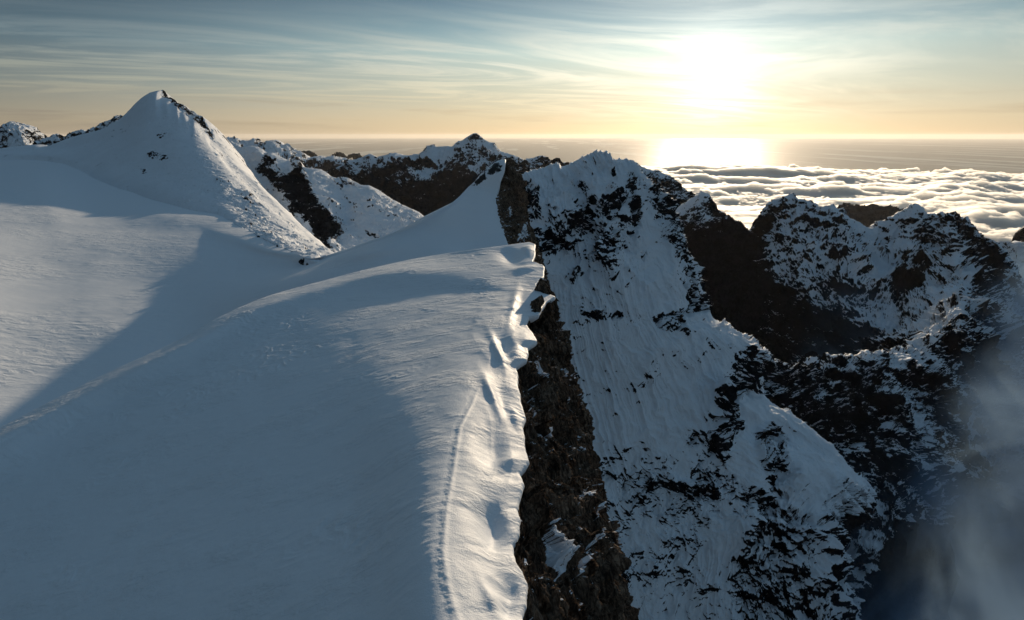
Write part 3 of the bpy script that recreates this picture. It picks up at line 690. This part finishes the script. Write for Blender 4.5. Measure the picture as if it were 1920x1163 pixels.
# ================================================================== H: the great snow and rock face
H_TAIL = [(10, 8, 14, -16), (16, 30, 60, -90), (12, 60, 200, -320)]
def great_face():
    top = [(940,352,830),(955,342,840),(967,333,850),(980,326,860),(987,320,870),(1000,317,880),(1012,314,890),(1027,309,900),(1036,306,900),(1043,306,905),(1055,308,905),(1073,307,910),(1083,302,910),(1093,297,910),(1100,293,910),(1108,290,910),(1120,287,910),(1130,288,910),(1140,291,910),(1147,297,910),(1153,298,915),(1165,299,920),(1173,300,925),(1187,306,925),(1193,312,925),(1200,320,920)]
    rows = [('off',2,20,220,-260), ('off',2,3,30,-14), top,
      [(948,380,800),(1000,352,830),(1060,345,850),(1120,330,860),(1160,330,870),(1200,345,880),(1222,350,890)],
      [(955,430,770),(1010,400,790),(1070,400,780),(1090,385,815),(1130,385,790),(1160,380,815),(1200,390,840),(1255,395,870)],
      [(965,500,730),(1020,480,750),(1060,470,770),(1100,470,765),(1140,480,745),(1180,470,785),(1230,460,810),(1282,450,855)],
      [(970,570,710),(1040,560,720),(1100,560,720),(1160,560,720),(1210,560,740),(1260,545,780),(1314,540,840)],
      [(980,650,680),(1060,640,690),(1140,640,690),(1200,640,700),(1270,620,735),(1310,600,775),(1345,602,825)],
      [(990,750,655),(1070,745,660),(1150,745,665),(1230,740,675),(1310,700,710),(1370,660,750),(1408,652,800)],
      [(1010,850,630),(1080,850,630),(1160,850,635),(1240,850,640),(1320,800,665),(1365,745,690),(1400,735,770),(1440,748,800)],
      [(1030,950,600),(1100,950,600),(1180,950,605),(1260,950,610),(1330,905,625),(1380,850,640),(1425,820,690),(1480,790,725),(1530,822,740)],
      [(1050,1060,570),(1120,1060,570),(1200,1060,570),(1290,1050,575),(1360,1000,585),(1410,940,600),(1450,900,640),(1510,870,655),(1570,880,680),(1640,925,700)],
      [(1070,1180,540),(1150,1180,535),(1250,1180,535),(1340,1150,540),(1410,1080,550),(1470,1020,570),(1530,980,590),(1580,985,620)],
      [(1080,1300,510),(1200,1300,500),(1320,1290,500),(1430,1220,510),(1500,1140,530),(1560,1100,550),(1592,1110,580)],
      [(1090,1450,480),(1300,1450,460),(1450,1400,470),(1550,1300,480),(1590,1250,520)], ('off',-2,0,-60,-900)]
    g, vi = loft(rows, 820, [14, 14, 60, 75, 85, 85, 85, 100, 100, 100, 105, 100, 80, 40, 20], tail=H_TAIL)
    x = g.shape[1]
    g[:, 820:] = g[:, 820:]
    polys = [
      # dark rock
      ([(968,335),(990,340),(1010,355),(1008,375),(985,392),(968,385)],1.2,6),
      ([(1065,385),(1100,390),(1112,405),(1108,425),(1090,432),(1065,425)],1.0,8),
      ([(1010,440),(1060,445),(1075,455),(1060,468),(1020,480),(1010,470)],.85,8), 
      ([(1130,375),(1145,355),(1165,365),(1158,395),(1150,405),(1128,400)],1.0,8), ([(1175,330),(1190,325),(1195,360),(1185,362)],1.0,5),
      ([(1170,375),(1195,375),(1206,410),(1200,425),(1190,400)],.9,7), ([(1110,450),(1135,430),(1155,440),(1160,470),(1145,480),(1115,480)],1.0,8),
      ([(1215,455),(1225,460),(1222,475),(1210,490),(1205,480)],.8,5), ([(1060,520),(1090,495),(1095,510),(1080,535)],.7,7),
      ([(1265,515),(1290,535),(1300,550),(1285,545)],.9,4), ([(1240,590),(1285,570),(1290,605),(1265,625),(1235,615)],.95,9),
      ([(1290,560),(1320,555),(1325,575),(1300,590)],.9,6), ([(1255,395),(1275,420),(1300,500),(1322,572),(1300,560),(1285,510),(1262,440),(1225,355)],.8,10),
      ([(1220,350),(1250,380),(1270,420),(1255,440),(1225,400)],.3,12),
      ([(1365,670),(1400,650),(1412,690),(1402,735),(1375,700)],1.1,8), ([(1345,735),(1375,700),(1400,735),(1385,790),(1360,850),(1330,860),(1345,800)],.85,10),
      ([(1350,700),(1390,720),(1370,800),(1340,860),(1345,930),(1290,925),(1320,860),(1330,780)],.35,14),
      ([(1280,900),(1340,880),(1390,900),(1380,935),(1320,940),(1285,930)],.6,12),
      ([(1385,925),(1430,900),(1470,930),(1500,960),(1560,960),(1600,1000),(1600,1250),(1360,1250),(1375,1100),(1390,1000)],.75,18),
      ([(1415,800),(1450,790),(1480,815),(1480,880),(1460,900),(1425,870),(1412,840)],.9,7),
      ([(1210,890),(1225,890),(1220,930),(1208,925)],.7,6),([(1280,815),(1297,812),(1298,838),(1285,838)],.8,5),([(1090,740),(1160,730),(1230,715),(1232,728),(1170,745),(1100,755)],.6,5),
      ([(1080,560),(1130,590),(1180,595),(1160,605),(1110,602),(1070,580)],.5,6),
      ([(1100,860),(1200,870),(1300,880),(1350,960),(1300,1000),(1180,960),(1120,900)],.32,25),
      ([(1120,960),(1250,1010),(1330,980),(1360,1060),(1300,1110),(1180,1100),(1140,1050)],.22,25),
      ([(1000,310),(1200,320),(1250,400),(1240,470),(1150,490),(1020,480),(980,400)],.2,25),
      ([(1590,880),(1640,925),(1600,990),(1560,950)],.5,12),
      # clean snow
      ([(1050,610),(1300,640),(1340,700),(1310,790),(1240,830),(1110,850),(1100,730)],-.55,20),
      ([(1390,745),(1415,740),(1440,770),(1410,800),(1400,850),(1440,920),(1385,905),(1370,860),(1385,800)],-.8,6),
      ([(1430,755),(1600,872),(1615,890),(1540,895),(1490,880),(1485,815),(1440,780)],-.45,10),
      ([(1215,380),(1245,470),(1290,560),(1240,575),(1200,500),(1205,430)],-.5,14),
      ([(1010,500),(1060,540),(1150,510),(1230,520),(1220,590),(1120,580),(1040,600)],-.3,15),
      ([(1320,1010),(1385,975),(1385,1030),(1340,1080),(1310,1060)],-.6,10)]
    polys = [(a_, (b_*.72 if b_ > 0 else b_), c_*1.3) for a_, b_, c_ in polys]
    r_ = np.clip(sst(vi, vi[24], vi[110]), .2, 1)[:, None]
    return terrain('great_face_mountain', g, vi, M_H, 115, 24*r_, 9.0*r_, cover=.24, w=.26, polys=polys, nfac=.5, seed=710, an=(1, 1, .62), flute=2.3, fl_size=10, base=-.22, nsize=17, octs=8, gain=.55,
        front=(20, 9999), jit=12,
        label='huge steep snow face with fluted gullies and rock bands right of the cliff', cat='mountain face', kind='structure')
M_H = mountain_mat('face_snow_rock', 1.8, bd=1.8)
great_face()

# ================================================================== S: dark saddle wall
def saddle_wall():
    T = [(1340,615,900),(1380,632,900),(1406,648,900),(1425,663,910),(1445,680,925),(1478,694,950),(1500,693,960),(1512,692,965),(1541,695,980),(1565,688,990),(1589,684,1000),(1608,683,1010),(1617,672,1020),(1627,667,1030),(1645,662,1050),(1666,656,1080),(1700,648,1110),(1733,643,1140),(1755,650,1140),(1775,668,1130),(1795,700,1110),(1813,744,1080)]
    r1 = [(1340,700,840),(1400,735,850),(1460,740,880),(1540,755,900),(1600,745,930),(1650,740,930),(1690,735,970),(1730,740,990),(1775,745,1000),(1813,775,1040)]
    r2 = [(1360,820,780),(1440,830,800),(1520,830,820),(1600,830,840),(1650,820,860),(1680,800,880),(1700,790,920),(1760,800,960),(1812,822,1000)]
    r3 = [(1380,940,720),(1480,960,740),(1580,960,760),(1640,930,790),(1676,880,820),(1700,860,860),(1760,880,900),(1806,880,950)]
    r4 = [(1400,1150,640),(1560,1150,660),(1650,1080,700),(1690,1000,750),(1720,980,790),(1790,1000,850)]
    rows = [('off',2,20,150,-260), ('off',2,3,25,-20), T, r1, r2, r3, r4, ('off',-2,0,-60,-800)]
    g, vi = loft(rows, 560, [14, 12, 110, 110, 110, 50, 30], tail=[(10, 12, 10, -20), (12, 40, 80, -260)], smooth_u=True)
    polys = [([(1420,690),(1500,700),(1600,700),(1670,740),(1680,880),(1560,860),(1440,760)],.28,20), ([(1670,730),(1690,720),(1730,770),(1750,800),(1720,815),(1690,790)],-.5,8),
             ([(1650,795),(1668,785),(1665,800),(1655,805)],-.9,3), ([(1740,700),(1790,720),(1812,800),(1805,850),(1760,800)],.35,15)]
    terrain('saddle_mountain', g, vi, M_S, 160, 34, 22, cover=.64, w=.24, polys=polys, nfac=.38, seed=750, an=(1,1,.5), base=.05, nsize=24, front=(22, 9999), jit=10, octs=8, gain=.62,
        label='dark rock wall below the low saddle, lightly dusted with snow', cat='mountain wall', kind='structure')
M_S = mountain_mat('wall_rock', 2.6, bd=2.6)
saddle_wall()

# ================================================================== K: right mountain
def right_mountain():
    T = [(1380,460,2400),(1406,431,2300),(1416,417,2300),(1425,402,2300),(1444,382,2300),(1462,372,2300),(1477,363,2300),(1489,360,2280),(1500,371,2260),(1508,370,2250),(1515,373,2240),(1522,372,2230),(1530,377,2220),(1545,382,2200),(1556,384,2190),(1567,390,2180),(1579,399,2160),(1597,408,2140),(1612,414,2120),(1631,429,2100),(1642,421,2100),(1655,416,2100),(1665,412,2100),(1680,405,2100),(1695,399,2090),(1706,391,2080),(1717,384,2080),(1723,387,2080),(1729,391,2070),(1740,401,2060),(1748,399,2050),(1755,406,2050),(1760,400,2040),(1774,399,2030),(1782,400,2020),(1789,395,2010),(1797,401,2000),(1804,404,1990),(1812,407,1980),(1819,414,1970),(1830,432,1940),(1838,437,1920),(1845,444,1900),(1860,451,1870),(1867,456,1850),(1875,466,1830),(1900,500,1800),(1930,545,1780),(1990,600,1700)]
    rows = [('off',2,20,350,-450), ('off',2,2,40,-30), T,
      [(1385,500,2250),(1440,430,2180),(1480,420,2120),(1530,430,2060),(1590,450,1980),(1631,470,1950),(1660,460,1990),(1700,440,1980),(1745,440,1980),(1785,440,1900),(1830,470,1850),(1870,510,1800),(1930,590,1700),(1990,640,1600)],
      [(1370,570,2050),(1440,510,1980),(1520,500,1880),(1590,510,1780),(1640,530,1720),(1690,510,1800),(1740,500,1800),(1790,490,1710),(1830,520,1680),(1870,560,1620),(1930,640,1520),(1990,700,1450)],
      [(1350,640,1850),(1440,610,1750),(1550,600,1620),(1620,600,1520),(1680,590,1500),(1740,560,1540),(1800,530,1520),(1830,533,1500),(1868,580,1480),(1905,640,1430),(1960,720,1350)],
      [(1340,710,1650),(1460,690,1560),(1560,680,1460),(1640,660,1360),(1700,625,1300),(1750,595,1330),(1800,570,1360),(1850,590,1370),(1890,640,1330),(1910,690,1290),(1950,780,1250)],
      [(1340,800,1450),(1500,770,1350),(1600,750,1280),(1680,710,1190),(1733,650,1160),(1790,640,1190),(1850,670,1220),(1880,710,1210),(1990,830,1180)],
      [(1400,880,1250),(1600,830,1180),(1720,760,1080),(1760,720,1090),(1800,740,1120),(1850,780,1140),(1990,880,1100)],
      [(1500,1000,1100),(1700,950,1000),(1820,940,1020),(1990,980,1040)], ('off',-2,0,-80,-700)]
    g, vi = loft(rows, 900, [14, 14, 70, 80, 90, 90, 90, 80, 40, 40], smooth_u=False)
    polys = [([(1300,430),(1400,440),(1425,480),(1440,520),(1500,560),(1570,590),(1640,640),(1660,680),(1600,760),(1300,760)],.72,18),
             ([(1406,431),(1430,400),(1470,372),(1480,385),(1450,405),(1425,440)],.7,6), ([(1500,380),(1560,388),(1580,400),(1540,404),(1510,395)],.4,6),
             ([(1440,500),(1560,500),(1640,540),(1660,590),(1600,600),(1520,560)],.12,20),
             ([(1800,405),(1840,440),(1860,520),(1850,560),(1815,500),(1795,440)],.6,10), ([(1765,400),(1800,398),(1820,440),(1790,430)],.35,8),
             ([(1665,530),(1720,500),(1740,520),(1700,560),(1680,568)],.7,8), ([(1750,560),(1830,500),(1800,560),(1760,590)],-.35,8), ([(1700,600),(1830,530),(1850,560),(1760,620)],-.1,8),
             ([(1740,640),(1830,600),(1880,600),(1905,680),(1870,760),(1780,740)],.25,18), ([(1820,450),(1860,500),(1870,540),(1845,520)],.3,8),
             ([(1630,440),(1700,400),(1730,400),(1700,480),(1640,520),(1600,480)],-.15,12)]
    r_ = np.clip(sst(vi, vi[24], vi[90]), .3, 1)[:, None]
    terrain('right_mountain', g, vi, M_K, 230, 62*r_, 42*r_, cover=.48, w=.24, polys=polys, nfac=.36, seed=800, an=(1,1,.5), base=.0, nsize=30, zline=(-760, -560, .5, 90), front=(22, 9999), jit=9, octs=8, gain=.62,
        label='broad twin topped craggy mountain dusted with snow at the right', cat='mountain', kind='structure')
M_K = mountain_mat('dusted_rock', 3.6, bd=3.6)
right_mountain()

def dark_pyramids():
    T = [(1130,305,2700),(1170,301,2700),(1187,301,2700),(1195,304,2690),(1200,309,2680),(1214,315,2660),(1230,320,2650),(1243,326,2630),(1256,333,2600),(1266,341,2600),(1275,350,2590),(1287,356,2580),(1299,364,2560),(1315,385,2550)]
    rows = [('off',1,20,300,-500), T, [(1130,370,2500),(1220,370,2450),(1270,380,2420),(1320,420,2400)], [(1130,600,1900),(1320,600,1900)]]
    g, vi = loft(rows, 300, [14, 100, 60], smooth_u=False)
    terrain('shoulder_mountain', g, vi, M_K, 150, 34, 24, ridge=14, cover=.5, w=.25, nfac=.35, gain=.6, octs=8, seed=850, base=.06, nsize=50,
        label='grey dusted shoulder peeking out directly behind the great snow face', cat='mountain', kind='structure')
    T = [(1230,425,2250),(1250,410,2250),(1262,399,2250),(1271,391,2250),(1285,379,2250),(1297,371,2250),(1301,369,2250),(1310,364,2240),(1320,360,2240),(1326,366,2240),(1331,372,2240),(1338,381,2240),(1346,392,2240),(1357,400,2230),(1369,408,2220),(1385,418,2210),(1406,431,2200),(1430,450,2150),(1480,480,2050)]
    rows = [('off',1,20,300,-500), T, [(1230,480,2080),(1290,430,2090),(1325,415,2110),(1370,450,2080),(1420,490,2010),(1480,530,1940)], [(1230,560,1900),(1330,540,1900),(1480,600,1750)], [(1230,700,1600),(1330,700,1600),(1500,740,1500)], [(1230,900,1300),(1500,900,1250)]]
    g, vi = loft(rows, 420, [14, 80, 80, 80, 30], smooth_u=False)
    terrain('pyramid_mountain', g, vi, M_K, 150, 34, 24, ridge=14, cover=.42, w=.25, nfac=.3, gain=.6, octs=8, seed=870, base=.0, zline=(-400, -290, 1.2, 45), nsize=45,
        polys=[([(1335,380),(1406,431),(1420,470),(1360,440),(1340,410)],.8,5)], front=(8, 9999), jit=4,
        label='dark pointed pyramid whose snowy tip stands against the sea of clouds', cat='mountain', kind='structure')
    T = [(1540,420,7000),(1572,395,7000),(1580,389,7000),(1590,386,7000),(1600,388,7000),(1620,388,7000),(1632,390,6900),(1642,387,6900),(1655,389,6800),(1669,394,6800),(1680,399,6700),(1693,402,6700),(1730,425,6700)]
    rows = [('off',1,0,600,-500), T, [(x, y+18, d-500) for x, y, d in T], [(x, y+50, d-1300) for x, y, d in T]]
    g, vi = loft(rows, 200, [10, 40, 20], smooth_u=False)
    terrain('island_mountain', g, vi, M_VFAR, 500, 60, 60, thr=.9, nfac=.2, seed=880, base=.8,
        label='low black forested hill surrounded by cloud behind the right mountain', cat='hill', kind='structure')
    T = [(1850,490,2700),(1870,470,2700),(1879,461,2700),(1884,457,2700),(1890,455,2700),(1898,457,2690),(1907,460,2680),(1915,458,2680),(1925,462,2670),(1960,440,2650),(2000,380,2650),(2200,310,2650),(2700,270,2650),(3500,260,2650)]  # past the right edge: unseen ridge added to shade the low cloud
    rows = [('off',1,0,400,-500), T, [(x, y+70, d-350) for x, y, d in T], [(x, y+200, d-800) for x, y, d in T]]
    g, vi = loft(rows, 900, [10, 90, 30], smooth_u=False)
    terrain('edge_mountain', g, vi, M_K, 240, 34, 24, thr=.40, w=.4, nfac=.5, seed=890, base=.12, nsize=60,
        label='dark rocky mountain shoulder at the right edge, with an added unseen ridge shading the valley cloud', cat='mountain', kind='structure')
dark_pyramids()

# ================================================================== valley floor
def valley():
    m, k = new_mat('valley_forest')
    pos = k.n.new('ShaderNodeNewGeometry').outputs['Position']
    n = k.noise(pos, 1/60, 6, .65)
    principled(k, k.mix(n, (.012,.016,.012,1), (.04,.045,.035,1)), .9, .05, bump(k, n, 30, .8))
    a = np.linspace(R(-75), R(75), 200); r = np.geomspace(250, 15000, 160)
    g = np.stack([np.outer(r, np.sin(a)), np.outer(r, np.cos(a)), np.full((160, 200), -1500.)], -1)
    g[..., 2] += ridged(g, 1800, 5, .5, 900)*120-(sst(r, 3500, 6500)[:, None]*sst(a, R(-60), R(-5))[None, :])*700
    build('valley_ground', g, m, flip=True, label='dark forested valley floor far below the mountains', cat='valley', kind='structure')
valley()
# ================================================================== far water
def ocean():
    m, k = new_mat('sea_haze_glow_tint')
    pos = k.n.new('ShaderNodeNewGeometry').outputs['Position']
    n = k.noise(k.vmath('MULTIPLY', pos, (1, .35, 1)), 1/1800, 6, .6)
    x, y, z = k.xyz(pos)
    dist = k.vmath('LENGTH', pos)
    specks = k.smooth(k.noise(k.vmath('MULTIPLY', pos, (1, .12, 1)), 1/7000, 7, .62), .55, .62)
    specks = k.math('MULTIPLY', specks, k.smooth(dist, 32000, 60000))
    col = k.mix(specks, (.52,.42,.29,1), (.8,.72,.57,1))  # glow of sunlit haze is mixed into the water's base colour
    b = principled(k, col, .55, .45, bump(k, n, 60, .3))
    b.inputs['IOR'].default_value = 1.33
    # plain disc of rings out to the horizon
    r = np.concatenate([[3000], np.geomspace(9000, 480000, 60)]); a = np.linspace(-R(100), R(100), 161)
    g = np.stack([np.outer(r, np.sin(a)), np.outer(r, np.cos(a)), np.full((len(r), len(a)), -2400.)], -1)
    build('sea', g, m, label='flat ocean tinted gold for sunlit haze out to the horizon', cat='sea', kind='structure', flip=True)
ocean()

# ================================================================== sea of clouds
def cloud_mat(name, dens, aniso, col):
    m, k = new_mat(name)
    v = k.n.new('ShaderNodeVolumePrincipled'); v.inputs['Color'].default_value = (*col, 1)
    v.inputs['Density'].default_value = dens; v.inputs['Anisotropy'].default_value = aniso
    out = k.n.new('ShaderNodeOutputMaterial'); k.l.new(v.outputs[0], out.inputs['Volume'])
    return m
def closed(g, zb):
    """close a height sheet into a solid with walls and a flat floor"""
    lo = g.copy(); lo[..., 2] = zb
    rim = lambda A, B: np.stack([A, B])
    top = np.vstack([lo[:1], g, lo[-1:]])
    L = top[:, :1].copy(); L[..., 2] = zb; Rr = top[:, -1:].copy(); Rr[..., 2] = zb
    t = np.hstack([L, top, Rr])
    nv, nu = t.shape[:2]
    return t
def build_solid(name, g, zb, mat, **kw):
    t = closed(g, zb); nv, nu = t.shape[:2]
    idx = np.arange(nv*nu).reshape(nv, nu)
    fl = t.copy(); fl[..., 2] = zb
    border = np.concatenate([idx[0, :-1], idx[:-1, -1], idx[-1, :0:-1], idx[:0:-1, 0]])
    q = np.stack([idx[:-1, :-1], idx[:-1, 1:], idx[1:, 1:], idx[1:, :-1]], -1).reshape(-1, 4)
    me = bpy.data.meshes.new(name)
    co = t.reshape(-1, 3).astype(np.float32)
    li = np.concatenate([q.ravel(), border[::-1]]).astype(np.int32)
    st = np.concatenate([np.arange(0, q.size, 4), [q.size]]).astype(np.int32)
    me.vertices.add(len(co)); me.vertices.foreach_set('co', co.ravel())
    me.loops.add(len(li)); me.loops.foreach_set('vertex_index', li)
    me.polygons.add(len(st)); me.polygons.foreach_set('loop_start', st)
    me.update(calc_edges=True); me.validate()
    me.materials.append(mat)
    o = bpy.data.objects.new(name, me); scene.collection.objects.link(o)
    for a_, b_ in kw.items(): o[a_] = b_
    return o
def cloud_deck():
    nu, nr = 1100, 900
    a = np.linspace(R(-8), R(50), nu); r = np.geomspace(3300, 36000, nr)
    x = np.outer(r, np.sin(a)); y = np.outer(r, np.cos(a))
    g = np.stack([x, y, np.zeros_like(x)], -1)
    w = np.stack([fbm(g, 2600, 3, seed=3), fbm(g, 2600, 3, seed=5), np.zeros_like(x)], -1)
    q = g+w*700
    big = fbm(q, 3600, 2, .5, seed=11, an=(.6, 1.3, 1))
    B = lambda s, sd: np.abs(perlin(q/s+sd*.37, sd))
    b1 = B(1300, 21); b2 = B(520, 23); b3 = B(210, 25); b4 = B(95, 27); b5 = B(48, 28)
    wgt = sst(big+fbm(g, 1500, 2, seed=61)*.6, -.5, .5)
    h = big*200+b1*150*(.4+wgt)+b2*75*(.4+b1)+b3*62*(.35+b2*1.3)+b4*42*(.45+b3)+b5*24*(.5+b4)-90
    edge = sst(r[:, None]+fbm(g, 2600, 5, .6, seed=44, an=(1, .45, 1))*3600, 31000, 28500)
    g[..., 2] = np.maximum(-1330+h-(1-edge)*1300, -2300)
    build_solid('cloud_sea', g, -2380, cloud_mat('cloud_vapour', .013, .62, (1,.995,.98)), label='sunlit billowing layer of low cloud spread over the ocean beyond the mountains', category='clouds', kind='stuff')
cloud_deck()

# ================================================================== low cloud bank in the shaded valley, lower right
def low_cloud():
    m, k = new_mat('shade_tinted_vapour')
    pos = k.n.new('ShaderNodeNewGeometry').outputs['Position']
    x, y, z = k.xyz(pos)
    n1 = k.noise(pos, 1/260, 7, .66, 1.2); n2 = k.noise(pos, 1/800, 2, .5)
    az = k.math('DIVIDE', x, y)
    top = k.math('ADD', -505, k.math('ADD', k.math('MULTIPLY', k.math('SUBTRACT', n2, .5), 320), k.math('MULTIPLY', k.smooth(az, .76, .98), 180)))
    hf = k.smooth(k.math('SUBTRACT', top, z), -80, 200)
    side = k.math('MULTIPLY', k.smooth(az, .52, .68), k.math('MULTIPLY', k.smooth(x, 330, 430), k.smooth(y, 2150, 1700)))
    d = k.math('MULTIPLY', k.smooth(n1, .46, .60), k.math('MULTIPLY', hf, side))
    v = k.n.new('ShaderNodeVolumePrincipled'); v.inputs['Color'].default_value = (.40,.58,.78,1)  # valley shade put into the vapour colour, dark blue instead of white
    k.l.new(k.math('ADD', k.math('MULTIPLY', d, .0085), k.math('MULTIPLY', k.math('MULTIPLY', hf, side), .0002)), v.inputs['Density']); v.inputs['Anisotropy'].default_value = .2
    out = k.n.new('ShaderNodeOutputMaterial'); k.l.new(v.outputs[0], out.inputs['Volume'])
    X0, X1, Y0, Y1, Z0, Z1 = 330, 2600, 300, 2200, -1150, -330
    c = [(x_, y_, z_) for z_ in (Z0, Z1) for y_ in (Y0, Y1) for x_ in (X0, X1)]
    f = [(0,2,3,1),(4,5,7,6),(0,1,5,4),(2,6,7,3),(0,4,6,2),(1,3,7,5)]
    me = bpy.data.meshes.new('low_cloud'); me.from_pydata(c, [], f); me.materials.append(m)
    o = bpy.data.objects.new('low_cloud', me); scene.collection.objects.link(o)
    o['label'] = 'cloud tinted dim blue grey for shade, filling the valley at the lower right corner'; o['category'] = 'cloud'; o['kind'] = 'stuff'
    scene.cycles.volume_step_rate = .35; scene.cycles.volume_max_steps = 128
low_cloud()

# ================================================================== air
def haze():
    m, k = new_mat('air_haze')
    v = k.n.new('ShaderNodeVolumePrincipled'); v.inputs['Color'].default_value = (1,.97,.93,1)
    v.inputs['Density'].default_value = 2.3e-6; v.inputs['Anisotropy'].default_value = .4
    out = k.n.new('ShaderNodeOutputMaterial'); k.l.new(v.outputs[0], out.inputs['Volume'])
    me = bpy.data.meshes.new('haze'); X = 5e5
    c = [(x, y, z) for z in (-2500, 420) for y in (-3000, X) for x in (-X, X)]
    f = [(0,2,3,1),(4,5,7,6),(0,1,5,4),(2,6,7,3),(0,4,6,2),(1,3,7,5)]
    me.from_pydata(c, [], f); me.materials.append(m); o = bpy.data.objects.new('haze', me); scene.collection.objects.link(o)
    o['label'] = 'thin bright haze in the air over the distant ocean'; o['category'] = 'haze'; o['kind'] = 'stuff'
haze()
print('script done')
